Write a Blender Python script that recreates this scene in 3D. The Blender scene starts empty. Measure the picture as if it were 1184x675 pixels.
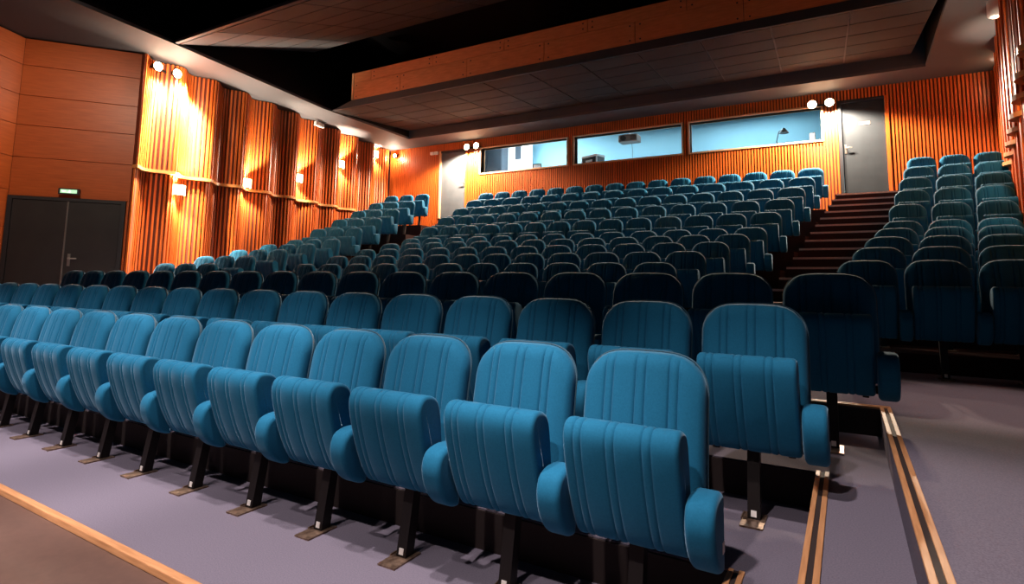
import bpy, math, random
from mathutils import Vector, Matrix
random.seed(7)
sc = bpy.context.scene
col = sc.collection

# ------------------------------------------------------------------ camera
YAW, PITCH, ROLL = 0.5260, 0.1113, 0.0152
FPX, PPY, CAM_Z = 663.9, 253.3, 1.235
cy, sy, cp, sp = math.cos(YAW), math.sin(YAW), math.cos(PITCH), math.sin(PITCH)
fw = Vector((-sy * cp, cy * cp, sp)); rt = Vector((cy, sy, 0)); up = rt.cross(fw)
r2 = rt * math.cos(ROLL) + up * math.sin(ROLL); u2 = up * math.cos(ROLL) - rt * math.sin(ROLL)
cam = bpy.data.cameras.new('camera'); camo = bpy.data.objects.new('camera', cam); col.objects.link(camo)
m = Matrix((r2, u2, -fw)).transposed().to_4x4(); m.translation = (0, 0, CAM_Z); camo.matrix_world = m
cam.sensor_fit = 'HORIZONTAL'; cam.sensor_width = 36.0; cam.lens = 36.0 * FPX / 1184.0
cam.shift_y = -(337.5 - PPY) / 1184.0
cam.clip_start = 0.05; cam.clip_end = 100
sc.camera = camo

# ------------------------------------------------------------------ world, exposure
w = bpy.data.worlds.new('world'); sc.world = w; w.use_nodes = True
w.node_tree.nodes['Background'].inputs[0].default_value = (0.5, 0.55, 0.7, 1)
w.node_tree.nodes['Background'].inputs[1].default_value = 0.017
sc.view_settings.view_transform = 'Standard'; sc.view_settings.look = 'None'
sc.view_settings.gamma = 1.0; sc.view_settings.exposure = 0.0; sc.view_settings.use_curve_mapping = False

# ------------------------------------------------------------------ lights of the house and an added wall fill (wall lamps are in their builders)
WARM = (1.0, 0.80, 0.60)
def spot(name, loc, target, power, ang, blend, color, radius=0.08):
    l = bpy.data.lights.new(name, 'SPOT'); l.energy = power; l.spot_size = math.radians(ang); l.spot_blend = blend
    l.color = color; l.shadow_soft_size = radius
    o = bpy.data.objects.new(name, l); col.objects.link(o); o.location = loc
    d = Vector(target) - Vector(loc); o.rotation_euler = d.to_track_quat('-Z', 'Y').to_euler(); return o
def point(name, loc, power, color, radius=0.05):
    l = bpy.data.lights.new(name, 'POINT'); l.energy = power; l.color = color; l.shadow_soft_size = radius
    o = bpy.data.objects.new(name, l); col.objects.link(o); o.location = loc; return o
def area(name, loc, target, sx, sy_, power, color):
    l = bpy.data.lights.new(name, 'AREA'); l.shape = 'RECTANGLE'; l.size = sx; l.size_y = sy_; l.energy = power; l.color = color
    o = bpy.data.objects.new(name, l); col.objects.link(o); o.location = loc
    d = Vector(target) - Vector(loc); o.rotation_euler = d.to_track_quat('-Z', 'Y').to_euler(); return o
# ceiling spots over the stage edge that light the first two rows
for x, dx, k in ((-9.6, -0.1, 1), (-8.1, -0.1, 1), (-6.6, -0.1, 1), (-5.1, -0.1, 1), (-3.6, -0.1, 1), (-2.3, 0.1, 1), (-1.3, 1.0, 1.05)):
    spot('stage_spot', (x, 0.85, 5.4), (x + dx, 1.60, 0.3), 820 * k, 44, 0.6, (1.0, 0.88, 0.86), 0.07)
    spot('stage_spot', (x + 0.2, -1.2, 5.2), (x + 0.2 + dx, 1.42, 0.3), 540 * k, 38.5, 0.6, (1.0, 0.88, 0.86), 0.07)
# unseen spot added to brighten the panelled wall around the double door
spot('wall_fill_spot', (-9.0, 2.6, 5.4), (-12.3, 4.7, 3.3), 300, 80, 0.8, (1.0, 0.80, 0.60), 0.1)
# house light over the right end of the cross aisle
spot('aisle_spot', (0.75, 4.1, 5.45), (0.75, 4.72, 0.5), 560, 23, 0.7, (1.0, 0.74, 0.62), 0.1)
spot('aisle_spot', (-10.5, 4.9, 5.45), (-10.8, 4.9, 0.5), 60, 60, 0.9, (1.0, 0.66, 0.48), 0.1)

# ------------------------------------------------------------------ materials
def mat(name, color, rough=0.6, metal=0.0, emit=None, estr=0.0, sheen=0.0, spec=0.5):
    m = bpy.data.materials.new(name); m.use_nodes = True; b = m.node_tree.nodes['Principled BSDF']
    b.inputs['Base Color'].default_value = (*color, 1); b.inputs['Roughness'].default_value = rough
    b.inputs['Metallic'].default_value = metal; b.inputs['Specular IOR Level'].default_value = spec
    if sheen:
        b.inputs['Sheen Weight'].default_value = sheen; b.inputs['Sheen Roughness'].default_value = 0.35
        b.inputs['Sheen Tint'].default_value = (0.55, 0.80, 1.0, 1)
    if emit:
        b.inputs['Emission Color'].default_value = (*emit, 1); b.inputs['Emission Strength'].default_value = estr
    return m
def noise_mix(m, c1, c2, scale=(1, 1, 1), nscale=5.0, detail=6, lo=0.3, hi=0.7, bump=0.0, bscale=None, coord='Object'):
    nt = m.node_tree; b = nt.nodes['Principled BSDF']
    tc = nt.nodes.new('ShaderNodeTexCoord'); mp = nt.nodes.new('ShaderNodeMapping'); mp.inputs['Scale'].default_value = scale
    nz = nt.nodes.new('ShaderNodeTexNoise'); nz.inputs['Scale'].default_value = nscale; nz.inputs['Detail'].default_value = detail
    rp = nt.nodes.new('ShaderNodeValToRGB'); rp.color_ramp.elements[0].position = lo; rp.color_ramp.elements[1].position = hi
    rp.color_ramp.elements[0].color = (*c1, 1); rp.color_ramp.elements[1].color = (*c2, 1)
    nt.links.new(tc.outputs[coord], mp.inputs[0]); nt.links.new(mp.outputs[0], nz.inputs['Vector'])
    nt.links.new(nz.outputs['Fac'], rp.inputs[0]); nt.links.new(rp.outputs[0], b.inputs['Base Color'])
    if bump:
        bp = nt.nodes.new('ShaderNodeBump'); bp.inputs['Strength'].default_value = bump; bp.inputs['Distance'].default_value = 0.003
        nt.links.new(nz.outputs['Fac'], bp.inputs['Height']); nt.links.new(bp.outputs[0], b.inputs['Normal'])
    return m
M = {}
M['fabric'] = noise_mix(mat('blue_velour', (0.01, 0.15, 0.3), 0.85, sheen=0.32, spec=0.15), (0.009, 0.115, 0.218), (0.012, 0.135, 0.250), nscale=160, detail=3, bump=0.10)
M['piping'] = mat('grey_piping', (0.03, 0.085, 0.125), 0.7, sheen=0.4)
M['black_metal'] = mat('black_metal', (0.009, 0.006, 0.0055), 0.5, 0.0, spec=0.3)
M['plate'] = noise_mix(mat('worn_plate', (0.2, 0.12, 0.08), 0.35, 0.7), (0.10, 0.055, 0.035), (0.36, 0.24, 0.17), nscale=40)
M['sticker'] = mat('white_sticker', (0.85, 0.80, 0.76), 0.5)
M['sticker_ink'] = mat('sticker_ink', (0.35, 0.18, 0.15), 0.6)
M['carpet'] = noise_mix(mat('grey_blue_carpet', (0.2, 0.18, 0.25), 0.95, spec=0.1), (0.120, 0.104, 0.136), (0.176, 0.152, 0.194), nscale=180, detail=8, lo=0.3, hi=0.7, bump=0.3)
M['stage'] = noise_mix(mat('brown_stage_floor', (0.1, 0.05, 0.035), 0.55), (0.088, 0.045, 0.033), (0.108, 0.056, 0.041), nscale=25, lo=0.3, hi=0.7)
M['edge_wood'] = noise_mix(mat('pale_wood_edging', (0.6, 0.33, 0.17), 0.5), (0.42, 0.185, 0.075), (0.60, 0.29, 0.13), scale=(1, 12, 12), nscale=6)
M['nosing'] = noise_mix(mat('pinkish_nosing', (0.5, 0.3, 0.22), 0.45), (0.46, 0.29, 0.24), (0.60, 0.39, 0.33), scale=(8, 1, 8), nscale=6)
M['insert'] = mat('dark_rubber_insert', (0.026, 0.014, 0.012), 0.8)
M['stair'] = noise_mix(mat('maroon_stair_carpet', (0.06, 0.02, 0.018), 0.95, spec=0.1), (0.030, 0.012, 0.011), (0.048, 0.020, 0.018), nscale=120)
M['slat'] = noise_mix(mat('orange_slat_wood', (0.5, 0.16, 0.04), 0.38), (0.48, 0.090, 0.012), (0.70, 0.150, 0.024), scale=(14, 14, 0.8), nscale=3)
M['slat_back'] = mat('dark_wood_backing', (0.13, 0.020, 0.004), 0.7)
M['panel'] = noise_mix(mat('smooth_wood_panel', (0.5, 0.17, 0.05), 0.42), (0.44, 0.085, 0.014), (0.56, 0.120, 0.022), scale=(1.2, 1.2, 14), nscale=2.5)
M['fascia'] = noise_mix(mat('plywood_fascia', (0.5, 0.2, 0.08), 0.6), (0.58, 0.22, 0.085), (0.74, 0.30, 0.125), scale=(1, 1, 6), nscale=4)
M['rail'] = mat('pale_wood_rail', (0.62, 0.26, 0.08), 0.4)
M['soffit'] = mat('grey_soffit_paint', (0.060, 0.061, 0.068), 0.75)
M['tile'] = noise_mix(mat('charcoal_ceiling_tile', (0.05, 0.05, 0.055), 0.85), (0.009, 0.009, 0.0100), (0.014, 0.0138, 0.0152), nscale=2)
M['lip'] = mat('blue_black_lip', (0.030, 0.040, 0.055), 0.7)
M['black'] = mat('black_void_paint', (0.006, 0.006, 0.007), 0.95, spec=0.05)
M['door'] = noise_mix(mat('slate_grey_door', (0.10, 0.105, 0.115), 0.75, spec=0.25), (0.019, 0.024, 0.030), (0.025, 0.031, 0.038), nscale=4)
M['door_lit'] = noise_mix(mat('slate_grey_door_lit', (0.1, 0.115, 0.13), 0.7, spec=0.3), (0.085, 0.098, 0.112), (0.105, 0.120, 0.136), nscale=4)  # same door grey, with the nearby lamp's brightness put into the colour
M['door_dark'] = noise_mix(mat('charcoal_door', (0.05, 0.045, 0.045), 0.5), (0.018, 0.017, 0.019), (0.027, 0.025, 0.026), nscale=3)
M['frame_dark'] = mat('dark_door_frame', (0.022, 0.022, 0.026), 0.5)
M['steel'] = mat('satin_steel', (0.62, 0.58, 0.54), 0.3, 0.9)
M['plaque'] = mat('cream_plaque', (0.8, 0.6, 0.5), 0.5)
M['white_plastic'] = mat('white_plastic', (0.8, 0.78, 0.76), 0.45)
M['grey_plastic'] = mat('grey_plastic', (0.22, 0.19, 0.17), 0.45)
M['dark_plastic'] = mat('dark_plastic', (0.03, 0.03, 0.032), 0.4)
M['win_frame'] = mat('window_frame_wood', (0.75, 0.42, 0.22), 0.45)
M['booth_wall'] = mat('pale_blue_booth_wall', (0.24, 0.50, 0.62), 0.8)
M['booth_white'] = mat('white_booth_panel', (0.85, 0.9, 0.92), 0.6)
M['booth_dark'] = mat('slate_booth_curtain', (0.06, 0.09, 0.12), 0.8)
M['bulb'] = mat('lamp_bulb', (1, 0.9, 0.8), 0.5, emit=(1.0, 0.72, 0.42), estr=60)
M['shade'] = mat('frosted_shade', (1, 0.9, 0.8), 0.5, emit=(1.0, 0.70, 0.38), estr=16)
M['dim_lens'] = mat('dim_lens', (1, 0.9, 0.8), 0.5, emit=(1.0, 0.75, 0.5), estr=2.5)
M['exit_glow'] = mat('exit_sign_face', (0.5, 0.9, 0.6), 0.5, emit=(0.45, 0.85, 0.5), estr=0.9)
M['exit_mark'] = mat('exit_sign_mark', (0.9, 1, 0.9), 0.5, emit=(0.85, 1.0, 0.85), estr=1.6)
g = bpy.data.materials.new('window_glass'); g.use_nodes = True; nt = g.node_tree
for n in list(nt.nodes): nt.nodes.remove(n)
out = nt.nodes.new('ShaderNodeOutputMaterial'); mx = nt.nodes.new('ShaderNodeMixShader'); tr = nt.nodes.new('ShaderNodeBsdfTransparent')
gl = nt.nodes.new('ShaderNodeBsdfGlossy'); gl.inputs['Roughness'].default_value = 0.03; fr = nt.nodes.new('ShaderNodeFresnel'); fr.inputs['IOR'].default_value = 1.45
nt.links.new(fr.outputs[0], mx.inputs[0]); nt.links.new(tr.outputs[0], mx.inputs[1]); nt.links.new(gl.outputs[0], mx.inputs[2]); nt.links.new(mx.outputs[0], out.inputs[0])
M['glass'] = g

# ------------------------------------------------------------------ helpers
def mesh(name, verts, faces, m, smooth=False):
    me = bpy.data.meshes.new(name); me.from_pydata([tuple(v) for v in verts], [], faces); me.update()
    import bmesh
    bm = bmesh.new(); bm.from_mesh(me); bmesh.ops.recalc_face_normals(bm, faces=bm.faces); bm.to_mesh(me); bm.free()
    me.materials.append(M[m])
    if smooth:
        me.shade_smooth()
        try: me.set_sharp_from_angle(angle=math.radians(50))
        except Exception: pass
    return me
def link(name, me, parent=None, loc=(0, 0, 0), rz=0.0):
    o = bpy.data.objects.new(name, me); col.objects.link(o); o.location = loc; o.rotation_euler = (0, 0, rz)
    if parent: o.parent = parent
    return o
class MB:
    def __init__(s): s.v = []; s.f = []
    def quadprism(s, base, z0, z1):
        n = len(s.v); k = len(base)
        s.v += [(x, y, z0) for x, y in base] + [(x, y, z1) for x, y in base]
        s.f += [tuple(n + i for i in range(k))[::-1], tuple(n + k + i for i in range(k))]
        for i in range(k): j = (i + 1) % k; s.f.append((n + i, n + j, n + k + j, n + k + i))
        return s
    def box(s, x0, x1, y0, y1, z0, z1): return s.quadprism([(x0, y0), (x1, y0), (x1, y1), (x0, y1)], z0, z1)
    def hexa(s, p):
        n = len(s.v); s.v += p
        for f in ((0, 3, 2, 1), (4, 5, 6, 7), (0, 1, 5, 4), (1, 2, 6, 5), (2, 3, 7, 6), (3, 0, 4, 7)): s.f.append(tuple(n + i for i in f))
        return s
    def lathe(s, prof, n=16, axis='Z', c=(0, 0, 0)):
        st = len(s.v)
        for r, h in prof:
            for i in range(n):
                a = 2 * math.pi * i / n; p = (r * math.cos(a), r * math.sin(a), h)
                if axis == 'Y': p = (p[0], p[2], p[1])
                if axis == 'X': p = (p[2], p[0], p[1])
                s.v.append((p[0] + c[0], p[1] + c[1], p[2] + c[2]))
        for k in range(len(prof) - 1):
            for i in range(n):
                j = (i + 1) % n; s.f.append((st + k * n + i, st + k * n + j, st + (k + 1) * n + j, st + (k + 1) * n + i))
        s.f.append(tuple(st + i for i in range(n))[::-1]); e = st + (len(prof) - 1) * n; s.f.append(tuple(e + i for i in range(n)))
        return s
    def tube(s, pts, r, n=6, closed=False):
        st = len(s.v); k = len(pts); P = [Vector(p) for p in pts]
        for i, p in enumerate(P):
            a = P[(i - 1) % k] if (closed or i > 0) else p; b = P[(i + 1) % k] if (closed or i < k - 1) else p
            t = (b - a).normalized(); u = t.cross(Vector((0, 1, 0.01)));
            if u.length < 1e-4: u = t.cross(Vector((1, 0, 0)))
            u.normalize(); v = t.cross(u)
            for q in range(n):
                an = 2 * math.pi * q / n; s.v.append(tuple(p + u * (r * math.cos(an)) + v * (r * math.sin(an))))
        for i in range(k if closed else k - 1):
            j = (i + 1) % k
            for q in range(n):
                w_ = (q + 1) % n; s.f.append((st + i * n + q, st + i * n + w_, st + j * n + w_, st + j * n + q))
        if not closed: s.f.append(tuple(st + i for i in range(n))); s.f.append(tuple(st + (k - 1) * n + i for i in range(n)))
        return s
    def build(s, name, m, parent=None, loc=(0, 0, 0), rz=0, smooth=False): return link(name, mesh(name, s.v, s.f, m, smooth), parent, loc, rz)
def bevel(o, w_, seg=2):
    b = o.modifiers.new('bevel', 'BEVEL'); b.width = w_; b.segments = seg; b.limit_method = 'ANGLE'; b.angle_limit = math.radians(40); return o
def tag(o, label=None, cat=None, group=None, kind=None):
    if label: o['label'] = label
    if cat: o['category'] = cat
    if group: o['group'] = group
    if kind: o['kind'] = kind
    return o
def struct(o, label=None): o['kind'] = 'structure'; return tag(o, label)
def empty(name, loc, rz=0.0):
    o = bpy.data.objects.new(name, None); col.objects.link(o); o.location = loc; o.rotation_euler = (0, 0, rz); o.empty_display_size = 0.1; return o

# ------------------------------------------------------------------ room lines
YB = 14.3                                   # back wall
def XL(y): return -13.0 - 0.164 * (y - YB)  # left slatted wall
def XR(y): return 2.77 + 0.164 * (y - YB)   # right slatted wall
Y0S = 5.68                                  # front end of slatted walls
WT = 5.56                                   # wall top
LV = [0.0, 0.178, 0.350, 0.515]             # terraces of the front block
def row_floor(j): return 0.515 + 0.165 * min(j, 4) + 0.3214 * max(0, j - 4)
def cY(j): return 6.2063 + 0.8085 * j       # backrest top line of each upper row
def cXr(j): return -1.80 + 0.139 * j
def cXl(j): return -7.36 - 0.1475 * j
def lY(j): return 5.739 + 0.7916 * j
def lX(j): return -9.153 - 0.1461 * j
def rY(j): return 6.03 + 0.8015 * j
def rX(j): return 1.175 + 0.1313 * j
TL = 0.0846

# ------------------------------------------------------------------ floors
X1_ = -0.426
def floor_box(x0, x1, y0, y1, z, label=None, m='carpet', zb=-0.12): return struct(MB().box(x0, x1, y0, y1, zb, z).build('floor', m), label)
struct(MB().quadprism([(-14, -3), (4, -3), (4, 1.30), (X1_, 1.45), (-14, 1.79)], -0.13, -0.022).build('floor', 'stage'), 'brown stage floor in front of the first row')
X1, X2, X3 = -0.426, -0.163, 0.147
Y1, Y2, Y3 = 2.40, 3.262, 4.231
struct(MB().quadprism([(-13.4, 1.79), (X1, 1.467), (X1, Y1), (-13.4, Y1)], -0.12, 0.0).build('floor', 'carpet'), 'blue grey carpet under the first row')
floor_box(-13.4, X2, Y1, Y2, LV[1], 'low carpet terrace under the second row'); floor_box(X1, X2, 1.0, Y1, LV[1])
floor_box(-13.4, X3, Y2, Y3, LV[2], 'carpet terrace under the third row'); floor_box(X2, X3, 1.0, Y2, LV[2])
struct(MB().quadprism([(X3, 1.0), (3.2, 1.0), (3.2, 4.3), (1.36, Y0S), (1.45, 6.3), (-13.4, 6.3), (-13.4, Y3), (X3, Y3)], -0.12, LV[3]).build('floor', 'carpet'), 'carpet of the cross aisle and raised right platform')
# stage edge batten
e = MB().hexa([(-13.4, 1.757, -0.022), (X1, 1.434, -0.022), (X1, 1.479, -0.022), (-13.4, 1.802, -0.022), (-13.4, 1.763, 0.008), (X1, 1.440, 0.008), (X1, 1.479, 0.008), (-13.4, 1.802, 0.008)]).build('trim_1', 'edge_wood')
struct(bevel(e, 0.004), 'pale wooden batten along the stage edge')
# double wooden nosings on the terrace edges
def nosing(name, p0, p1, z, label):
    a = Vector((p0[0], p0[1], 0)); b = Vector((p1[0], p1[1], 0)); d = (b - a); L = d.length; ang = math.atan2(d.y, d.x)
    r = struct(empty(name, (a.x, a.y, z), ang), label)
    for y0 in (-0.002, 0.036):
        bevel(MB().box(0, L, y0 - 0.0, y0 + 0.020, -0.004, 0.008).build('wood_strip', 'edge_wood', r), 0.002)
    MB().box(0, L, 0.018, 0.036, -0.004, 0.003).build('rubber_insert', 'insert', r)
    return r
nosing('trim_2', (X3 + 0.054, 1.0), (X3 + 0.054, Y3), LV[3], 'double wooden nosing along the edge of the right platform')
nosing('trim_3', (X2 + 0.054, 1.0), (X2 + 0.054, Y2), LV[2], 'double wooden nosing along the middle right step')
nosing('trim_4', (X1 + 0.054, 1.0), (X1 + 0.054, Y1), LV[1], 'double wooden nosing along the lowest right step')
nosing('trim_5', (-11.2, Y3), (X3 + 0.054, Y3), LV[3], 'double wooden nosing behind the third row')
# dark riser boards behind the front rows
for k, (y, xr_, z0, z1) in enumerate(((Y1, X1, LV[0], LV[1]), (Y2, X2, LV[1], LV[2]), (Y3, X3, LV[2], LV[3]))):
    struct(MB().box(-13.3, xr_ - 0.002, y - 0.012, y, z0, z1 - 0.006).build('baseboard_%d' % (k + 1), 'insert'), 'dark riser board behind the %s row' % ('first', 'second', 'third')[k])
# tiers under the upper rows
for j in range(1, 10):
    z = row_floor(j)
    y0 = cY(j - 1) + 0.16; y1 = cY(j) + 0.16 if j < 9 else YB
    a0, a1 = cXl(j - 0.8) - 0.36, cXl(j + 0.2) - 0.36; b0, b1 = cXr(j - 0.8) + 0.36, cXr(j + 0.2) + 0.36
    struct(MB().quadprism([(a0, y0), (b0, y0), (b1, y1), (a1, y1)], 0.3, z).build('floor', 'stair'))
    y0 = lY(j - 1) + 0.16; y1 = lY(j) + 0.16 if j < 9 else YB
    a = lX(j - 0.8) + 0.36; b = lX(j + 0.2) + 0.36
    dx = 2.3
    struct(MB().quadprism([(XL(y0), y0 - dx * math.tan(TL)), (a, y0 + 0.03), (b, y1 + 0.03), (XL(y1), y1 - dx * math.tan(TL) if j < 9 else YB)], 0.3, z).build('floor', 'stair'))
    y0 = rY(j - 1) + 0.16; y1 = rY(j) + 0.16 if j < 9 else YB
    a = rX(j - 0.8) - 1.38; b = rX(j + 0.2) - 1.38
    struct(MB().quadprism([(a, y0), (XR(y0), y0), (XR(y1), y1), (b, y1)], 0.3, z).build('floor', 'stair'))
# aisle stairs
SY = [6.61, 7.42, 8.23] + [9.03 + 0.404 * i for i in range(13)] + [YB]
SZ = [0.69, 0.86, 1.035] + [1.21 + 0.1675 * i for i in range(13)]
def stairs(name, xl, xr, label):
    r = struct(empty(name, (0, 0, 0)), label)
    for i, z in enumerate(SZ):
        y0, y1 = SY[i], SY[i + 1]
        s = MB().quadprism([(xl(y0), y0), (xr(y0), y0), (xr(y1), y1), (xl(y1), y1)], 0.3, z).build('step', 'stair', r)
        d = 0.015
        MB().quadprism([(xl(y0) + .02, y0 - d), (xr(y0) - .02, y0 - d), (xr(y0) - .02, y0 + 0.03), (xl(y0) + .02, y0 + 0.03)], z - 0.028, z + 0.004).build('nosing', 'nosing', s)
    return r
stairs('stair_1', lambda y: cXr((y - 6.2063) / .8085) + 0.365, lambda y: rX((y - 6.03) / .8015) - 1.385, 'carpeted stair aisle climbing to the grey door at right')
stairs('stair_2', lambda y: lX((y - 5.739) / .7916) + 0.365, lambda y: cXl((y - 6.2063) / .8085) - 0.365, 'carpeted stair aisle climbing to the grey door at left')

# ------------------------------------------------------------------ slatted side walls
AMP, PER = 0.115, 0.85
def side_wall(name, X, inx, label):
    t = Vector((X(1) - X(0), 1, 0)); L = (YB - Y0S) * t.length; t.normalize(); n = Vector((inx, -inx * t.x / t.y, 0)).normalized()
    o = Vector((X(Y0S), Y0S, 0))
    def wave(s): return AMP * math.cos(2 * math.pi * s / PER + 0.6)
    def P(s, off): return o + t * s + n * (wave(s) + off - AMP)
    r = struct(empty(name, (0, 0, 0)), label)
    N = int(L / 0.06)
    for z0, z1, off in ((0.3, 3.31, -0.03), (3.37, WT, 0.03)):
        mb = MB()
        for i in range(N + 1):
            s = L * i / N; p = P(s, off); q = o + t * s - n * 0.45
            mb.v += [(p.x, p.y, z0), (p.x, p.y, z1), (q.x, q.y, z1), (q.x, q.y, z0)]
            if i:
                a = 4 * (i - 1); b = 4 * i
                for k in range(4): k2 = (k + 1) % 4; mb.f.append((a + k, a + k2, b + k2, b + k))
        mb.f += [(0, 1, 2, 3), (4 * N, 4 * N + 1, 4 * N + 2, 4 * N + 3)]
        mb.build('backing', 'slat_back', r)
        sl = MB(); k = 0; ps = 0.066
        while 0.03 + k * ps < L - 0.02:
            s = 0.03 + k * ps; k += 1
            p = P(s, off); d = (P(s + .01, off) - P(s - .01, off)).normalized(); nn = Vector((d.y, -d.x, 0)); nn = nn if nn.dot(n) > 0 else -nn
            a = p - d * 0.019; b = p + d * 0.019; c = b + nn * 0.032; e_ = a + nn * 0.032
            sl.quadprism([(a.x, a.y), (b.x, b.y), (c.x, c.y), (e_.x, e_.y)], z0, z1)
        tag(sl.build('slats', 'slat', r), kind='stuff')
    rl = MB()
    for i in range(N + 1):
        s = L * i / N; p = P(s, 0.09); q = P(s, -0.06)
        rl.v += [(p.x, p.y, 3.31), (p.x, p.y, 3.37), (q.x, q.y, 3.37), (q.x, q.y, 3.31)]
        if i:
            a = 4 * (i - 1); b = 4 * i
            for k in range(4): k2 = (k + 1) % 4; rl.f.append((a + k, a + k2, b + k2, b + k))
    rl.f += [(0, 1, 2, 3), (4 * N, 4 * N + 1, 4 * N + 2, 4 * N + 3)]
    tag(rl.build('ledge', 'rail', r), 'wavy pale wooden ledge')
    return r, P, n, t, o
wl, PLw, nL, tL_, oL = side_wall('wall_left', XL, 1, 'undulating orange slatted wooden side wall at left')
wr, PRw, nR, tR_, oR = side_wall('wall_right', XR, -1, 'undulating orange slatted wooden side wall at right')

# ------------------------------------------------------------------ plain panelled corner walls with double door
def panel_wall(name, o, d, L, zs, label, s0=0.0, door_to=None):
    d = Vector((*d, 0)).normalized(); ang = math.atan2(d.y, d.x)
    r = struct(empty(name, (o[0], o[1], 0), ang), label)
    return r
pw = panel_wall('wall_front_left', (-11.65, 5.68), (-1.15, -1.44), 1.86, None, 'smooth orange wood panelled wall above the double door')
PWL = 1.845
# local: x along the wall away from the slats, +y into the room? decide by sign
ang = pw.rotation_euler.z; ny = Vector((-math.sin(ang), math.cos(ang)))
SGN = 1 if ny.dot(Vector((0.781, -0.624))) > 0 else -1
def lb(x0, x1, y0, y1, z0, z1): a, b = sorted((SGN * y0, SGN * y1)); return MB().box(x0, x1, a, b, z0, z1)
lb(-0.05, PWL + 0.1, -0.25, -0.02, 0.3, WT).build('backing', 'slat_back', pw)
ZJ = [2.66, 3.36, 3.95, 4.50, 5.06, WT]
for a, b in zip(ZJ, ZJ[1:]): bevel(lb(0.0, PWL, -0.02, 0.0, a + 0.004, b - 0.004).build('panel', 'panel', pw), 0.003)
bevel(lb(0.0, 0.05, -0.02, 0.0, 0.515, 2.655).build('panel', 'panel', pw), 0.003)
pw2 = panel_wall('wall_front_far_left', (-12.803, 4.236), (0.45, -0.89), 3, None, 'smooth wood panelled wall at the far left edge')
ang2 = pw2.rotation_euler.z; ny2 = Vector((-math.sin(ang2), math.cos(ang2))); SG2 = 1 if ny2.dot(Vector((0.89, 0.45))) > 0 else -1
def lb2(x0, x1, y0, y1, z0, z1): a, b = sorted((SG2 * y0, SG2 * y1)); return MB().box(x0, x1, a, b, z0, z1)
lb2(-0.05, 3.0, -0.25, -0.02, -0.1, WT).build('backing', 'slat_back', pw2)
for a, b in zip([0.0, 0.9, 1.5, 2.1, 2.76, 3.36, 3.95, 4.50, 5.06], [0.9, 1.5, 2.1, 2.76, 3.36, 3.95, 4.50, 5.06, WT]):
    bevel(lb2(0.0, 3.0, -0.02, 0.0, a + 0.004, b - 0.004).build('panel', 'panel', pw2), 0.003)
# mirror of those walls on the right, out of frame
pw3 = struct(MB().quadprism([(XR(Y0S), Y0S), (XR(Y0S) + 1.3, 4.2), (XR(Y0S) + 1.5, 4.35), (XR(Y0S) + 0.45, Y0S + 0.1)], -0.1, WT).build('wall_front_right', 'panel'))
# double door
dd = struct(empty('door_1', (-11.65, 5.68, 0.515), ang), 'charcoal double door in the wood panelled wall at left')
ZD = 2.60 - 0.515
lb(0.06, 0.13, -0.02, 0.03, 0, ZD + 0.06).build('door_frame', 'frame_dark', dd); lb(PWL - 0.07, PWL, -0.02, 0.03, 0, ZD + 0.06).build('door_frame', 'frame_dark', dd)
lb(0.13, PWL - 0.07, -0.02, 0.03, ZD, ZD + 0.06).build('door_frame', 'frame_dark', dd)
mid = (0.13 + PWL - 0.07) / 2
leaf1 = bevel(lb(0.135, mid - 0.006, -0.02, 0.015, 0.005, ZD - 0.005).build('door_leaf', 'door_dark', dd), 0.003)
leaf2 = bevel(lb(mid + 0.006, PWL - 0.075, -0.02, 0.015, 0.005, ZD - 0.005).build('door_leaf', 'door_dark', dd), 0.003)
bevel(lb(mid - 0.012, mid + 0.012, 0.0, 0.022, 0.005, ZD - 0.005).build('meeting_strip', 'steel', dd), 0.002)
hx = mid - 0.09
bevel(lb(hx - 0.022, hx + 0.022, 0.015, 0.024, 0.91, 1.13).build('handle_plate', 'steel', leaf1), 0.003)
bevel(lb(hx - 0.012, hx + 0.012, 0.024, 0.06, 1.035, 1.06).build('handle_stem', 'steel', leaf1), 0.003)
bevel(lb(hx - 0.125, hx + 0.012, 0.05, 0.066, 1.036, 1.058).build('handle_lever', 'steel', leaf1), 0.005)
# exit sign
ex = tag(empty('exit_sign', (-12.241 + 0.02, 4.94 - 0.01, 2.775), ang), 'small green lit exit sign above the double door', 'exit sign')
bevel(lb(-0.16, 0.16, 0.0, 0.07, -0.055, 0.055).build('sign_case', 'dark_plastic', ex), 0.006)
lb(-0.125, 0.125, 0.07, 0.074, -0.032, 0.032).build('sign_face', 'exit_glow', ex)
# running figure and arrow pictogram
pm = MB()
def lq(pts):
    ys = sorted((SGN * 0.0745, SGN * 0.0765)); n0 = len(pm.v); k = len(pts)
    pm.v += [(x, ys[0], z) for x, z in pts] + [(x, ys[1], z) for x, z in pts]
    pm.f += [tuple(range(n0, n0 + k)), tuple(range(n0 + k, n0 + 2 * k))] + [(n0 + i, n0 + (i + 1) % k, n0 + k + (i + 1) % k, n0 + k + i) for i in range(k)]
lq([(-.02, .012), (-.008, .012), (-.008, .024), (-.02, .024)]); lq([(-.03, .010), (-.012, .010), (0.0, -.012), (-.018, -.012)])
lq([(-.018, -.010), (-.006, -.010), (-.022, -.028), (-.032, -.028)]); lq([(-.006, -.010), (.003, -.010), (.016, -.026), (.008, -.028)])
lq([(.04, .006), (.08, .006), (.08, -.006), (.04, -.006)]); lq([(.08, .018), (.105, 0), (.08, -.018)])
pm.build('pictogram', 'exit_mark', ex)

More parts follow.
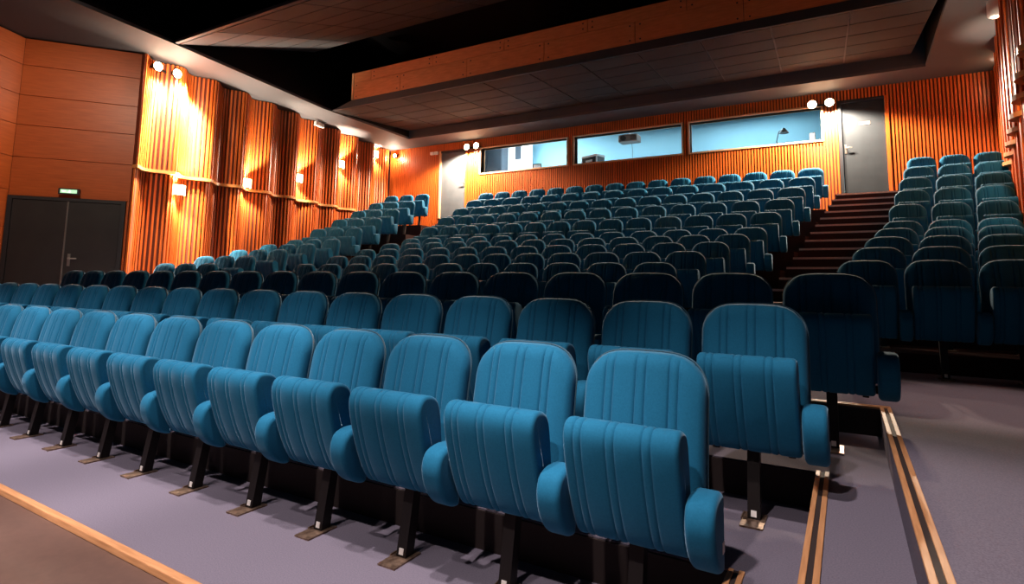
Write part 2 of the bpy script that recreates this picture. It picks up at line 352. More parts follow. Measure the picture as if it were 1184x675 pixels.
# ------------------------------------------------------------------ back wall with windows and doors
wb = struct(empty('wall_back', (0, 0, 0)), 'orange slatted wooden back wall with projection booth windows')
WIN = [(-9.41, -6.56), (-6.33, -3.41), (-3.21, -0.33)]; WZ0, WZ1 = 4.52, 5.27
DOR = [(-10.93, -9.93), (0.03, 0.90)]; DZ0, DZ1 = 3.22, 5.32
BXL, BXR, BT = -13.05, 2.85, 5.62
def spans(x):
    for a, b in WIN:
        if a <= x <= b: return [(2.4, WZ0), (WZ1, BT)]
    for a, b in DOR:
        if a <= x <= b: return [(DZ1, BT)]
    return [(2.4, BT)]
xs = sorted({BXL, BXR, *[v for p in WIN + DOR for v in p]})
for a, b in zip(xs, xs[1:]):
    for z0, z1 in spans((a + b) / 2): MB().box(a, b, YB, YB + 0.18, z0, z1).build('backing', 'slat_back', wb)
sl = MB(); k = 0
while BXL + 0.05 + k * 0.0645 < BXR:
    x = BXL + 0.05 + k * 0.0645; k += 1
    lo, hi = x - 0.018, x + 0.018
    s1 = spans(lo); s2 = spans(hi); ss = s1 if len(s1) > 1 or s1[0][0] > 3 else s2
    for z0, z1 in ss: sl.box(lo, hi, YB - 0.032, YB, z0, z1)
tag(sl.build('slats', 'slat', wb), kind='stuff')
for i, (a, b) in enumerate(WIN):
    wn = struct(empty('window_%d' % (i + 1), (a, YB, WZ0)), ['projection booth window nearest the left door', 'middle projection booth window with projector behind', 'projection booth window nearest the right door'][i])
    W_, H_ = b - a, WZ1 - WZ0; t = 0.04
    for n_, bx in (('sill', (-t, W_ + t, -0.05, 0.2, -t, 0)), ('frame_head', (-t, W_ + t, -0.05, 0.2, H_, H_ + t)), ('frame_jamb', (-t, 0, -0.05, 0.2, 0, H_)), ('frame_jamb', (W_, W_ + t, -0.05, 0.2, 0, H_))):
        bevel(MB().box(*bx).build(n_, 'win_frame', wn), 0.003)
    MB().box(0.0, W_, 0.09, 0.096, 0.0, H_).build('pane', 'glass', wn)
for i, (a, b) in enumerate(DOR):
    dr = struct(empty('door_%d' % (i + 2), (a, YB, DZ0)), ['lamp-lit grey door at the top of the left stair', 'dark slate grey door at the top of the right stair'][i])
    W_, H_ = b - a, DZ1 - DZ0
    fm = 'win_frame' if i == 0 else 'frame_dark'
    MB().box(-0.035, 0.03, -0.045, 0.1, 0, H_ + 0.03).build('door_frame', fm, dr); MB().box(W_ - 0.03, W_ + 0.035, -0.045, 0.1, 0, H_ + 0.03).build('door_frame', 'slat', dr)
    MB().box(0.03, W_ - 0.03, -0.045, 0.1, H_ - 0.03, H_ + 0.03).build('door_frame', 'frame_dark', dr)
    lf = bevel(MB().box(0.034, W_ - 0.034, 0.0, 0.045, 0.006, H_ - 0.034).build('door_leaf', 'door' if i == 1 else 'door_lit', dr), 0.003)
    hxx = 0.09 if i == 1 else W_ - 0.09
    bevel(MB().box(hxx - 0.02, hxx + 0.02, -0.009, 0.0, 0.94, 1.14).build('handle_plate', 'steel', lf), 0.003)
    bevel(MB().box(hxx - 0.01, hxx + 0.01, -0.05, -0.009, 1.05, 1.07).build('handle_stem', 'steel', lf), 0.003)
    x0, x1 = (hxx - 0.01, hxx + 0.12) if i == 1 else (hxx - 0.12, hxx + 0.01)
    bevel(MB().box(x0, x1, -0.06, -0.045, 1.05, 1.072).build('handle_lever', 'steel', lf), 0.004)
    if i == 1: bevel(MB().box(0.36, 0.56, -0.008, 0.0, 1.55, 1.61).build('plaque', 'plaque', lf), 0.002)
# ------------------------------------------------------------------ projection booth
YE = 16.9
struct(MB().box(-11.6, 0.9, YE, YE + 0.12, 3.0, 6.2).build('wall_booth', 'booth_wall'))
struct(MB().box(-11.6, 0.9, YB + 0.18, YE, 5.95, 6.05).build('ceiling_booth', 'booth_wall'))
struct(MB().box(-11.6, 0.9, YB + 0.18, YE, 3.1, 3.2).build('floor_booth', 'stair'))
for x in (-11.6, 0.9): struct(MB().box(x - 0.06, x + 0.06, YB + 0.18, YE, 3.2, 5.95).build('wall_booth_side', 'booth_wall'))
sh = tag(empty('booth_counter', (-4.9, 14.75, 4.44)), 'pale shelf running behind the booth windows', 'shelf')
bevel(MB().box(-4.5, 4.5, -0.22, 0.3, 0, 0.04).build('shelf_board', 'booth_white', sh), 0.004)
for x in (-4.2, -1.5, 1.5, 4.2): MB().box(x - 0.02, x + 0.02, -0.2, 0.28, -1.24, 0).build('support', 'booth_white', sh)
cu = tag(empty('booth_cabinet', (-10.45, 15.9, 3.2)), 'dark slate cabinet behind the left booth window', 'cabinet')
bevel(MB().box(-0.3, 0.80, 0, 0.4, 0, 2.7).build('cabinet_body', 'booth_dark', cu), 0.01)
bevel(MB().box(-0.28, 0.245, -0.02, 0, 0.1, 2.66).build('cabinet_door', 'booth_dark', cu), 0.005); bevel(MB().box(0.255, 0.78, -0.02, 0, 0.1, 2.66).build('cabinet_door', 'booth_dark', cu), 0.005)
bd = tag(empty('booth_inner_door', (-9.41, 16.35, 3.2)), 'white inner door with a blue strip behind the left booth window', 'door')
bevel(MB().box(-0.37, -0.002, 0, 0.05, 0, 2.7).build('door_leaf', 'booth_white', bd), 0.004)
bevel(MB().box(0.232, 0.64, 0, 0.05, 0, 2.7).build('side_panel', 'booth_white', bd), 0.004)
bevel(MB().box(0.0, 0.23, 0.01, 0.04, 2.16, 2.7).build('blue_strip', 'booth_dark', bd), 0.004)
bevel(MB().box(0.0, 0.23, 0.005, 0.045, 0, 2.15).build('lower_panel', 'booth_white', bd), 0.004)
pf = tag(empty('picture_frame', (-7.72, 14.72, 4.48)), 'small black outlined frame standing on the booth counter', 'frame')
for bx in ((-.14, .14, 0, .02, 0, .02), (-.14, .14, 0, .02, .24, .26), (-.14, -.12, 0, .02, .02, .24), (.12, .14, 0, .02, .02, .24)): MB().box(*bx).build('frame_bar', 'dark_plastic', pf)
MB().box(-.12, .12, .008, .012, .02, .24).build('card', 'booth_white', pf)
# equipment case
ec = tag(empty('equipment_case', (-5.98, 14.78, 4.48), -0.35), 'black and white slide projector case on the booth counter', 'projector')
bevel(MB().box(-0.27, 0.27, -0.17, 0.17, 0.02, 0.30).build('case_body', 'dark_plastic', ec), 0.02)
bevel(MB().box(-0.28, 0.28, -0.18, 0.18, 0.27, 0.33).build('case_lid', 'white_plastic', ec), 0.012)
bevel(MB().box(-0.28, 0.28, -0.18, 0.18, 0.0, 0.04).build('case_base', 'white_plastic', ec), 0.01)
for x in (-0.285, 0.255): bevel(MB().box(x, x + 0.03, -0.185, -0.15, 0.03, 0.3).build('corner_post', 'white_plastic', ec), 0.006)
bevel(MB().box(-0.12, 0.12, -0.185, -0.17, 0.13, 0.19).build('vent_label', 'white_plastic', ec), 0.004)
# ceiling projector
cpj = tag(empty('video_projector', (-5.0, 15.0, 5.13)), 'grey video projector hanging behind the middle booth window', 'projector')
bevel(MB().box(-0.27, 0.27, -0.18, 0.18, 0.0, 0.20).build('projector_body', 'grey_plastic', cpj), 0.03, 3)
MB().lathe([(0.07, -0.22), (0.075, -0.17)], 18, 'Y', (-0.12, 0, 0.1)).build('lens', 'dark_plastic', cpj, smooth=True)
for z in (0.05, 0.08, 0.11, 0.14): MB().box(0.08, 0.24, -0.187, -0.18, z, z + 0.012).build('vent', 'dark_plastic', cpj)
MB().tube([(0, 0, 0.2), (0, 0, 0.82)], 0.02, 8).build('mount_pole', 'steel', cpj); bevel(MB().box(-0.14, 0.14, -0.1, 0.1, 0.2, 0.225).build('mount_plate', 'steel', cpj), 0.004)
MB().tube([(0.03, 0.1, 0.02), (0.04, 0.13, -0.2), (0.04, 0.1, -0.66)], 0.006, 6).build('cable', 'dark_plastic', cpj)
# desk lamp and mixer
dl = tag(empty('desk_lamp', (-1.22, 14.8, 4.48)), 'dark desk lamp on the counter behind the right booth window', 'lamp')
MB().lathe([(0.09, 0), (0.09, 0.015), (0.02, 0.03)], 16).build('base', 'dark_plastic', dl, smooth=True)
MB().tube([(0, 0, 0.02), (-0.08, 0, 0.22), (-0.02, 0, 0.46), (0.06, 0, 0.5)], 0.012).build('arm', 'dark_plastic', dl)
MB().lathe([(0.03, 0.08), (0.05, 0.05), (0.11, -0.04)], 16, 'Z', (0.09, 0, 0.45)).build('lamp_shade', 'dark_plastic', dl, smooth=True)
mxr = tag(empty('mixing_console', (-0.70, 14.78, 4.48)), 'small dark mixing console at the right end of booth counter', 'mixer')
mb = MB().hexa([(-.25, -.15, 0), (.25, -.15, 0), (.25, .17, 0), (-.25, .17, 0), (-.25, -.15, .05), (.25, -.15, .05), (.25, .17, .16), (-.25, .17, .16)])
bevel(mb.build('console_body', 'dark_plastic', mxr), 0.008)
for k in range(8): MB().box(-.21 + k * .055, -.19 + k * .055, -.1, -.07, .062, .085).build('fader', 'white_plastic', mxr)
bevel(MB().box(0.1, 0.22, 0.05, 0.16, 0.12, 0.36).build('meter_box', 'dark_plastic', mxr), 0.008)
area('booth_light', (-2.0, 15.9, 5.9), (-2.0, 15.9, 4), 2.6, 0.3, 95, (0.80, 0.94, 1.0))
area('booth_light', (-5.0, 15.9, 5.9), (-5.0, 15.9, 4), 2.2, 0.3, 42, (0.80, 0.94, 1.0))
area('booth_light', (-8.0, 15.4, 5.9), (-8.0, 15.9, 4), 2.2, 0.3, 190, (0.86, 0.96, 1.0))

# ------------------------------------------------------------------ ceiling
ZS = 5.58
il = [(-10.1, 0.5), (-10.45, 3.94), (-10.67, 5.75), (-11.33, 9.9), (-11.42, 13.3)]
ir = [(1.53, 13.42), (1.50, 10.3), (0.50, 5.8), (0.2, 0.5)]
def soffit(name, pts, label): return struct(MB().quadprism(pts, ZS, ZS + 0.06).build(name, 'soffit'), label)
soffit('ceiling_soffit_left', il + [(-11.42, YB + 0.2), (-13.6, YB + 0.2), (-13.6, 5.0), (-13.4, 0.5)], 'grey sloping soffit above the left slatted wall')
soffit('ceiling_soffit_back', [(-11.42, 13.3), (1.53, 13.42), (1.53, YB + 0.2), (-11.42, YB + 0.2)], 'grey soffit above the projection booth windows')
soffit('ceiling_soffit_right', [(4.5, YB + 0.2), (1.53, YB + 0.2)] + ir + [(4.5, 0.5)], 'grey soffit above the right slatted wall')
up_ = MB()
for chain, sgn in ((il, -1), (ir, 1)):
    for (x0, y0), (x1, y1) in zip(chain, chain[1:]):
        up_.quadprism([(x0, y0), (x1, y1), (x1 + sgn * 0.05, y1), (x0 + sgn * 0.05, y0)], ZS + 0.06, 7.6)
struct(up_.build('ceiling_upstand_side', 'black'))
struct(MB().quadprism([(-11.42, 13.3), (1.53, 13.42), (1.53, 13.47), (-11.42, 13.35)], ZS + 0.06, 7.6).build('ceiling_upstand_back', 'lip'))
struct(MB().box(-14, 5, 0.2, 16, 7.6, 7.7).build('ceiling', 'black'), 'black void above the ceiling panels')
def raft(name, y0, z0, y1, z1, xa, xb, nx, ny_, label, plain=False):
    """sloping ceiling raft: soffit board with separate tiles below it; xa/xb: x at front/back for both sides"""
    r = struct(empty(name, (0, 0, 0)), label)
    def pt(u, v, dz): y = y0 + (y1 - y0) * v; xL_ = xa[0] + (xa[1] - xa[0]) * v; xR_ = xb[0] + (xb[1] - xb[0]) * v; return (xL_ + (xR_ - xL_) * u, y, z0 + (z1 - z0) * v + dz)
    MB().hexa([pt(0, 0, .02), pt(1, 0, .02), pt(1, 1, .02), pt(0, 1, .02), pt(0, 0, .06), pt(1, 0, .06), pt(1, 1, .06), pt(0, 1, .06)]).build('raft_board', 'soffit', r)
    g_ = 0.012
    for i in range(nx):
        for k in range(ny_):
            u0, u1 = (i + g_ * 1.0) / nx, (i + 1 - g_ * 1.0) / nx; v0, v1 = (k + g_ * 2) / ny_, (k + 1 - g_ * 2) / ny_
            MB().hexa([pt(u0, v0, 0), pt(u1, v0, 0), pt(u1, v1, 0), pt(u0, v1, 0), pt(u0, v0, .02), pt(u1, v0, .02), pt(u1, v1, .02), pt(u0, v1, .02)]).build('ceiling_tile', 'soffit' if plain and i == 0 else 'tile', r)
    return r
raft('ceiling_raft_rear', 10.2, 5.60, 13.28, 5.83, (-11.36, -11.40), (1.40, 1.30), 11, 5, 'charcoal tiled ceiling raft over the rear rows')
raft('ceiling_raft_front', 5.8, 5.60, 9.4, 6.88, (-10.64, -11.22), (0.50, 1.40), 10, 6, 'charcoal tiled ceiling raft over the cross aisle', True)
lipo = struct(MB().hexa([(-11.30, 10.14, 5.60), (2.3, 10.14, 5.60), (2.3, 10.2, 5.60), (-11.30, 10.2, 5.60), (-10.62, 10.14, 5.775), (2.3, 10.14, 5.775), (2.3, 10.2, 5.775), (-10.62, 10.2, 5.775)]).build('trim_8', 'lip'), 'blue black front lip of the rear ceiling raft')
fa = struct(empty('wall_fascia', (0, 10.17, 0)), 'plywood fascia above the rear ceiling raft')
MB().box(-10.66, 3.2, 0.02, 0.1, 5.775, 6.50).build('backing', 'slat_back', fa)
def fpanel(x0, x1, z0, z1):
    p = bevel(MB().box(x0 + .006, x1 - .006, -0.01, 0.02, z0 + .004, z1 - .004).build('panel', 'fascia', fa), 0.003)
    if x1 - x0 < 0.7: return
    for x in (x0 + 0.1, x1 - 0.1):
        for z in (z0 + 0.08, z1 - 0.07): MB().lathe([(0.014, -0.016), (0.018, -0.01)], 8, 'Y', (x, 0, z)).build('bolt', 'dark_plastic', p)
x = -5.196 - 1.93 * 2
lows = [-10.6, -9.06] + [-7.126 + 1.93 * i for i in range(6)]; lows = [-10.6, -9.056, -7.126, -5.196, -3.266, -1.336, 0.594, 2.524]
ups = [-10.6, -10.02, -8.09, -6.16, -4.23, -2.30, -0.37, 1.56, 3.2]
for a, b in zip(lows, lows[1:]): fpanel(a, b, 5.775, 6.215)
for a, b in zip(ups, ups[1:]): fpanel(a, b, 6.215, 6.48)
bevel(MB().box(-10.66, -10.60, -0.02, 0.04, 5.79, 6.48).build('end_post', 'win_frame', fa), 0.003)
# front edge of the first raft
struct(MB().box(-10.7, 2.3, 5.72, 5.79, 5.60, 5.66).build('trim_9', 'lip'))

# ------------------------------------------------------------------ wall lamps
def sconce(s, P, n, z, label, power):
    p = P(s, 0.05); rz = math.atan2(n.y, n.x)
    r = tag(empty('wall_sconce', (p.x, p.y, z), rz), label, 'wall lamp', 'sconces along the side walls')
    bevel(MB().box(-0.03, 0.0, -0.05, 0.05, -0.09, 0.09).build('backplate', 'steel', r), 0.004)
    bevel(MB().box(0.0, 0.05, -0.015, 0.015, -0.015, 0.015).build('arm', 'steel', r), 0.003)
    # half round frosted shade, open above and below
    mb = MB(); N = 14
    for i in range(N + 1):
        a = -math.pi / 2 + math.pi * i / N; c, s_ = math.cos(a), math.sin(a)
        mb.v += [(0.05 + 0.11 * c, 0.13 * s_, -0.10), (0.05 + 0.11 * c, 0.13 * s_, 0.10), (0.05 + 0.103 * c, 0.123 * s_, 0.10), (0.05 + 0.103 * c, 0.123 * s_, -0.10)]
        if i:
            a_ = 4 * (i - 1); b_ = 4 * i
            for k in range(4): k2 = (k + 1) % 4; mb.f.append((a_ + k, a_ + k2, b_ + k2, b_ + k))
    mb.f += [(0, 1, 2, 3), (4 * N, 4 * N + 1, 4 * N + 2, 4 * N + 3)]
    sh_ = mb.build('lamp_shade', 'shade', r, smooth=True)
    MB().lathe([(0.012, -0.05), (0.026, -0.02), (0.026, 0.02), (0.01, 0.05)], 10, 'Z', (0.07, 0, 0)).build('bulb', 'bulb', r, smooth=True)
    q = p + n * 0.10
    for dz, pw_ in ((1, power), (-1, power * 0.45)): spot('sconce_light', (q.x, q.y, z + 0.10 * dz), (q.x - n.x * 0.12, q.y - n.y * 0.12, z + dz), pw_, 104, 0.6, WARM, 0.04)
    return r
ORD = ['nearest the double door', 'second from the double door', 'third from the double door', 'fourth from the double door', 'high in the back corner']
ORR = ['lowest', 'second lowest', 'second highest', 'highest']
for i, (y, z) in enumerate([(6.6, 3.02), (8.33, 3.46), (10.06, 3.89), (11.8, 4.62), (13.5, 5.30)]):
    ln = math.hypot(0.164, 1)
    sconce((y - Y0S) * ln, PLw, nL, z, 'glowing wall sconce on the left slatted wall, ' + ORD[i], 560)
    tr_ = 0.3438 + PER * round(((y - Y0S) * ln - 0.3438) / PER)   # sits in a trough of the wavy wall
    if i > 0: sconce(tr_, PRw, nR, z, 'glowing wall sconce on the right slatted wall, %s of four' % ORR[i - 1], 80)
def twin(loc, rz, label, power, dz=0.0, gap=0.34, col_=WARM):
    """two small flood heads on one bar; local -y points into the room"""
    r = tag(empty('twin_floodlight', loc, rz), label, 'spotlight', 'twin floodlights on the walls')
    bevel(MB().box(-gap / 2 - 0.05, gap / 2 + 0.05, -0.03, 0.0, -0.02, 0.02).build('mounting_bar', 'black_metal', r), 0.004)
    for sx in (-1, 1):
        h = MB().lathe([(0.04, -0.04), (0.075, -0.08), (0.095, -0.16), (0.10, -0.16)], 16, 'Y', (sx * gap / 2, 0, 0)).build('lamp_head', 'black_metal', r, smooth=True)
        MB().lathe([(0.02, -0.155), (0.088, -0.162), (0.080, -0.182), (0.02, -0.195)], 16, 'Y', (sx * gap / 2, 0, 0)).build('lens', 'bulb', h, smooth=True)
        c, s_ = math.cos(rz), math.sin(rz); lx, ly = sx * gap / 2, -0.42
        p = Vector((loc[0] + c * lx - s_ * ly, loc[1] + s_ * lx + c * ly, loc[2] + dz)); spot('flood_light', p, p + Vector((-s_ * -0.12, c * -0.12, -1)), power, 156, 0.3, col_, 0.06)
    return r
twin((-9.65, YB - 0.035, 5.34), 0, 'blazing twin floodlight beside the left grey door', 1250)
twin((-0.32, YB - 0.035, 5.30), 0, 'blazing twin floodlight beside the right grey door', 1250)
q = PLw(0.45, 0.10); twin((q.x, q.y, 5.38), math.atan2(nL.x, -nL.y), 'blazing twin floodlight high at the front of left wall', 70, gap=0.42)
for s_ in (0.3, 0.7, 1.0):
    a = PLw(s_, 0.27); b = PLw(s_, 0.0); spot('wall_washer', (a.x, a.y, 5.36), (b.x, b.y, 4.1), 5200, 76, 0.8, WARM, 0.06)
r = tag(empty('corner_spotlight', (-12.72, YB - 0.035, 5.36)), 'single floodlight on the back wall in the left corner', 'spotlight')
MB().lathe([(0.03, -0.0), (0.055, -0.05), (0.07, -0.13)], 16, 'Y').build('lamp_head', 'black_metal', r, smooth=True)
MB().lathe([(0.06, -0.13), (0.055, -0.15), (0.02, -0.16)], 16, 'Y').build('lens', 'bulb', r, smooth=True)
point('corner_light', (-12.70, YB - 0.26, 5.3), 60, WARM)
point('flood_spill', (-11.15, 6.15, 5.15), 70, WARM, 0.08)
# spot under the right soffit
r = tag(empty('ceiling_spotlight', (2.02, 10.3, 5.28)), 'pale spotlight with lit lens under the right soffit', 'spotlight')
MB().tube([(0, 0, 0.3), (0, 0, 0.1)], 0.015, 8).build('stem', 'steel', r)
MB().lathe([(0.05, 0.16), (0.085, 0.10), (0.09, -0.10), (0.075, -0.12)], 18, 'Z').build('housing', 'white_plastic', r, smooth=True)
MB().lathe([(0.05, -0.12), (0.045, -0.135), (0.01, -0.15)], 14, 'Z').build('lens', 'dim_lens', r, smooth=True)
# emergency light boxes
r = tag(empty('emergency_light', (-11.17, YB - 0.035, 5.30)), 'white emergency light box beside the left grey door', 'emergency light')
for x in (-0.13, 0.03): bevel(MB().box(x, x + 0.13, -0.07, 0.0, -0.05, 0.05).build('light_box', 'white_plastic', r), 0.012)
MB().box(-0.13, 0.16, -0.02, 0.0, -0.03, 0.03).build('backplate', 'white_plastic', r)
q = PLw((10.55 - Y0S) * 1.0133, 0.10)
r = tag(empty('emergency_light', (q.x, q.y, 5.46), math.atan2(nL.x, -nL.y)), 'white emergency light box at the top of the left slatted wall', 'emergency light')
bevel(MB().box(-0.17, 0.17, -0.08, 0.0, -0.06, 0.06).build('light_box', 'white_plastic', r), 0.012); MB().box(-0.13, 0.13, -0.086, -0.08, -0.03, 0.03).build('diffuser', 'plaque', r)

# ------------------------------------------------------------------ theatre seat meshes
def rnd(d, r): return 0.0 if d >= r else r - math.sqrt(max(0.0, r * r - (r - d) ** 2))
def backrest_mesh():
    W, H, zb, drop = 0.241, 0.972, 0.37, 0.150
    T, R = 0.108, 0.050
    seams = [f * W for f in (-0.60, -0.46, -0.08, 0.08, 0.46, 0.60)]
    xs = set()
    for s in seams:
        for d in (-0.011, -0.004, 0, 0.004, 0.011): xs.add(round(s + d, 4))
    for i in range(13): xs.add(round(-W * .9 + 2 * W * .9 * i / 12, 4))
    for f in (0.94, 0.965, 0.982, 0.993, 1.0): xs.add(round(W * f, 5)); xs.add(round(-W * f, 5))
    xs = sorted(xs); xs2 = [xs[0]]
    for x in xs[1:]:
        if x - xs2[-1] > 0.0015: xs2.append(x)
    xs = xs2
    def zt(x): return H - drop + drop * math.sqrt(max(0.0, 1 - min(1, abs(x) / W) ** 3.8))
    outline = [(-W, zb + (H - drop - zb) * i / 20) for i in range(20)] + [(-W * math.cos(math.pi * i / 80), zt(W * math.cos(math.pi * i / 80))) for i in range(81)] + [(W, zb + (H - drop - zb) * i / 20) for i in range(19, -1, -1)]
    def dist(x, z):
        m_ = 9
        for (a, b), (c, d) in zip(outline, outline[1:]):
            ex, ez = c - a, d - b; L2 = ex * ex + ez * ez
            t = 0 if L2 == 0 else max(0, min(1, ((x - a) * ex + (z - b) * ez) / L2)); dx, dz = x - a - t * ex, z - b - t * ez
            m_ = min(m_, dx * dx + dz * dz)
        return math.sqrt(m_)
    def yb(z): return 0.006 + 0.18 * (z - 0.28) - 0.012 * math.sin(max(0.0, z - 0.5) / 0.47 * math.pi)
    vs = [0, .12, .25, .38, .5, .6, .7, .78, .85, .9, .935, .96, .978, .99, 1.0]
    V = []; nx, nv = len(xs), len(vs)
    for side in (0, 1):
        for x in xs:
            for v in vs:
                z = zb + v * (zt(x) - zb); d = dist(x, z); e_ = rnd(d, R)
                gr = sum(0.0085 * math.exp(-((x - s) / 0.0042) ** 2) for s in seams) * (1 if d > 0.012 else 0)
                puff = -0.012 * math.cos(x / W * math.pi / 2)
                y = yb(z) + (e_ + gr + puff if side == 0 else T - e_)
                V.append((x, y, z))
    F = []
    idx = lambda s, i, k: s * nx * nv + i * nv + k
    for s in (0, 1):
        for i in range(nx - 1):
            for k in range(nv - 1): F.append((idx(s, i, k), idx(s, i + 1, k), idx(s, i + 1, k + 1), idx(s, i, k + 1)))
    for i in range(nx - 1):
        F.append((idx(0, i, nv - 1), idx(0, i + 1, nv - 1), idx(1, i + 1, nv - 1), idx(1, i, nv - 1))); F.append((idx(0, i, 0), idx(0, i + 1, 0), idx(1, i + 1, 0), idx(1, i, 0)))
    for k in range(nv - 1):
        for i in (0, nx - 1): F.append((idx(0, i, k), idx(0, i, k + 1), idx(1, i, k + 1), idx(1, i, k)))
    me = mesh('backrest', V, F, 'fabric', True)
    pts = [(x * 1.004, yb(z) + T * 0.62, z + (0.0015 if z > H - drop else 0)) for x, z in outline]
    pm_ = MB().tube(pts, 0.0042, 6); pme = mesh('piping', pm_.v, pm_.f, 'piping', True)
    return me, pme
def smooth_loop(pts, n=2):
    P = [Vector((0, *p)) for p in pts]
    for _ in range(n):
        Q = []
        for i in range(len(P)):
            a, b = P[i], P[(i + 1) % len(P)]; Q += [a * .75 + b * .25, a * .25 + b * .75]
        P = Q
    return [(p.y, p.z) for p in P]
def pillow(name, prof, W, R, seams, m_, sub=2, gdepth=0.0055):
    pr = smooth_loop(prof, sub); k = len(pr)
    area_ = sum(pr[i][0] * pr[(i + 1) % k][1] - pr[(i + 1) % k][0] * pr[i][1] for i in range(k)); sg = 1 if area_ > 0 else -1
    nrm = []
    for i in range(k):
        a, b = pr[i - 1], pr[(i + 1) % k]; t = Vector((b[0] - a[0], b[1] - a[1])).normalized(); nrm.append((sg * t.y, -sg * t.x))
    cols = []
    for i in range(6): a = math.pi / 2 * i / 5; cols.append((-W + R * (1 - math.sin(a)) , R * (1 - math.cos(a)), 0)) if False else None
    cols = []
    for i in range(6):
        a = math.pi / 2 * i / 5; cols.append((-W + R * (1 - math.cos(a)), R * (1 - math.sin(a))))
    xsm = set()
    for s in seams:
        for d in (-0.010, -0.004, 0, 0.004, 0.010): xsm.add(round(s + d, 4))
    for x in sorted(xsm):
        if -W + R + .004 < x < W - R - .004: cols.append((x, gdepth * math.exp(-((min(abs(x - s) for s in seams)) / 0.004) ** 2)))
    for i in range(5, -1, -1):
        a = math.pi / 2 * i / 5; cols.append((W - R * (1 - math.cos(a)), R * (1 - math.sin(a))))
    V = []; F = []
    for x, inn in cols:
        for (y, z), (ny__, nz) in zip(pr, nrm): V.append((x, y - ny__ * inn, z - nz * inn))
    for c in range(len(cols) - 1):
        for i in range(k): j = (i + 1) % k; F.append((c * k + i, c * k + j, (c + 1) * k + j, (c + 1) * k + i))
    F.append(tuple(range(k))); F.append(tuple(range((len(cols) - 1) * k, len(cols) * k)))
    return mesh(name, V, F, m_, True)
me_back, me_pipe = backrest_mesh()
SW = 0.210
me_seat = pillow('seat', [(-.006, 0.299), (-.048, 0.339), (-.100, 0.442), (-.138, 0.547), (-.163, 0.637), (-.172, 0.707), (-.140, 0.751), (-.075, 0.747), (-.026, 0.714), (-.004, 0.609), (.012, 0.439), (.016, 0.319)], SW, 0.018,
                 [f * SW for f in (-0.80, -0.66, -0.22, -0.07, 0.40, 0.55)], 'fabric')
me_arm = pillow('armrest', [(.006, .545), (-.04, .552), (-.10, .552), (-.150, .535), (-.172, .49), (-.170, .44), (-.145, .375), (-.10, .322), (-.045, .292), (-.005, .29), (.002, .36), (.006, .46)], 0.049, 0.022, [], 'fabric')
mb = MB().hexa([(-.027, -.008, .006), (.027, -.008, .006), (.027, .05, .006), (-.027, .05, .006), (-.027, .045, .32), (.027, .045, .32), (.027, .095, .32), (-.027, .095, .32)])
me_leg = mesh('leg', mb.v, mb.f, 'black_metal')
mb = MB().box(-.048, .048, -.105, .075, 0, .008); mb.box(-.054, -.048, -.02, .06, 0, .014); me_plate = mesh('foot_plate', mb.v, mb.f, 'plate')
mb = MB().hexa([(-.012, -.0092, .018), (.012, -.0092, .018), (.012, -.004, .018), (-.012, -.004, .018), (-.012, -.0052, .044), (.012, -.0052, .044), (.012, 0, .044), (-.012, 0, .044)])
me_stick = mesh('number_sticker', mb.v, mb.f, 'sticker')
mb = MB().hexa([(-.004, -.0105, .026), (.004, -.0105, .026), (.004, -.006, .026), (-.004, -.006, .026), (-.004, -.0090, .036), (.004, -.0090, .036), (.004, -.004, .036), (-.004, -.004, .036)])
me_ink = mesh('sticker_mark', mb.v, mb.f, 'sticker_ink')
mb = MB().box(-.235, .235, .03, .085, .315, .355); mb.box(-.12, -.10, -.02, .03, .318, .345); mb.box(.10, .12, -.02, .03, .318, .345); mb.box(-.18, -.15, .035, .075, .29, .315); mb.box(.15, .18, .035, .075, .29, .315)
me_frame = mesh('seat_frame', mb.v, mb.f, 'black_metal')
mb = MB().box(.0505, .0525, -.06, -.03, .365, .40); me_tag = mesh('seat_tag', mb.v, mb.f, 'sticker')
LEGY = -0.155        # leg front relative to backrest top
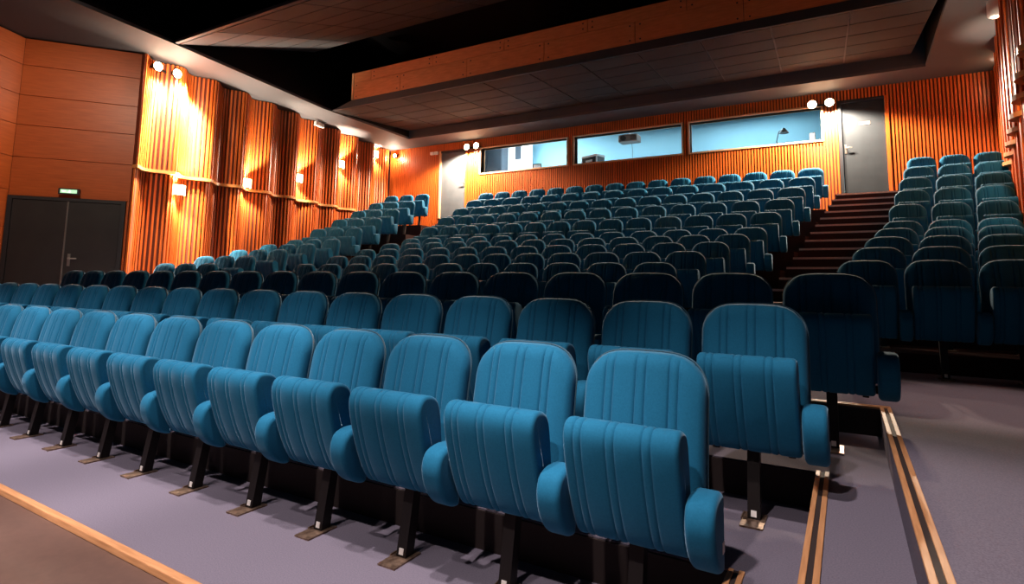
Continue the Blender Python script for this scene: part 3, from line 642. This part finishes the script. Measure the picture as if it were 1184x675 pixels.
def seat_chair(x, ytop, z, rz, label, group, arms=(1,), near=True, tagged=False, sx=1.0, hz=1.0):
    c, s_ = math.cos(rz), math.sin(rz)
    r = tag(empty('theatre_seat', (x - s_ * LEGY, ytop + c * LEGY, z), rz), label, 'seat', group); r.scale = (sx, 1, hz)
    b = link('backrest', me_back, r); link('piping', me_pipe, b); link('seat', me_seat, r)
    for a in arms:
        ar = link('armrest', me_arm, r, (0.27 * a, 0, 0))
        if tagged and a == 1: link('seat_tag', me_tag, ar)
    lg = link('leg', me_leg, r); link('seat_frame', me_frame, r)
    link('foot_plate', me_plate, lg)
    if near:
        st = link('number_sticker', me_stick, lg)
    return r
NUM = ['', 'first', 'second', 'third', 'fourth', 'fifth', 'sixth', 'seventh', 'eighth', 'ninth', 'tenth', 'eleventh', 'twelfth', 'thirteenth', 'fourteenth', 'fifteenth', 'sixteenth', 'seventeenth', 'eighteenth']
# front block
for i, (x0, pitch, n) in enumerate([(-0.707, 0.5371, 14), (-0.409, 0.540, 18), (-0.097, 0.5429, 18)]):
    for k in range(n):
        y = 2.2826 + 0.815 * i
        lab = 'bright blue tip-up seat in the %s row from the stage, %s from its right end' % (NUM[i + 1], NUM[k + 1])
        seat_chair(x0 - pitch * k, y, LV[i], 0, lab, 'seats of the front block', (1, -1) if k == n - 1 else (1,), True, k == 0)
CN = [11, 12, 12, 13, 13, 14, 14, 15, 15, 16]
for j in range(10):
    n = CN[j]; a, b = cXr(j), cXl(j)
    for k in range(n):
        x = a + (b - a) * k / (n - 1)
        lab = 'blue tip-up seat in centre block, %s row from the back, %s from right aisle' % (NUM[10 - j], NUM[k + 1])
        seat_chair(x, cY(j), row_floor(j), 0, lab, 'seats of the centre block', (1, -1) if k == n - 1 else (1,), j == 0)
WH = ['aisle seat', 'middle seat', 'wall seat']
for j in range(10):
    for k in range(3):
        lab = 'blue tip-up seat in left wall block, %s row from the back, %s' % (NUM[10 - j], WH[k])
        seat_chair(lX(j) - 0.5448 * k * math.cos(TL), lY(j) - 0.5448 * k * math.sin(TL), row_floor(j), TL, lab, 'seats of the left block', (1, -1) if k == 2 else (1,), False)
        lab = 'blue tip-up seat in right wall block, %s row from the back, %s' % (NUM[10 - j], WH[2 - k])
        seat_chair(rX(j) - 0.508 * k, rY(j), row_floor(j), 0, lab, 'seats of the right block', (1, -1) if k == 2 else (1,), j == 0, sx=0.945)
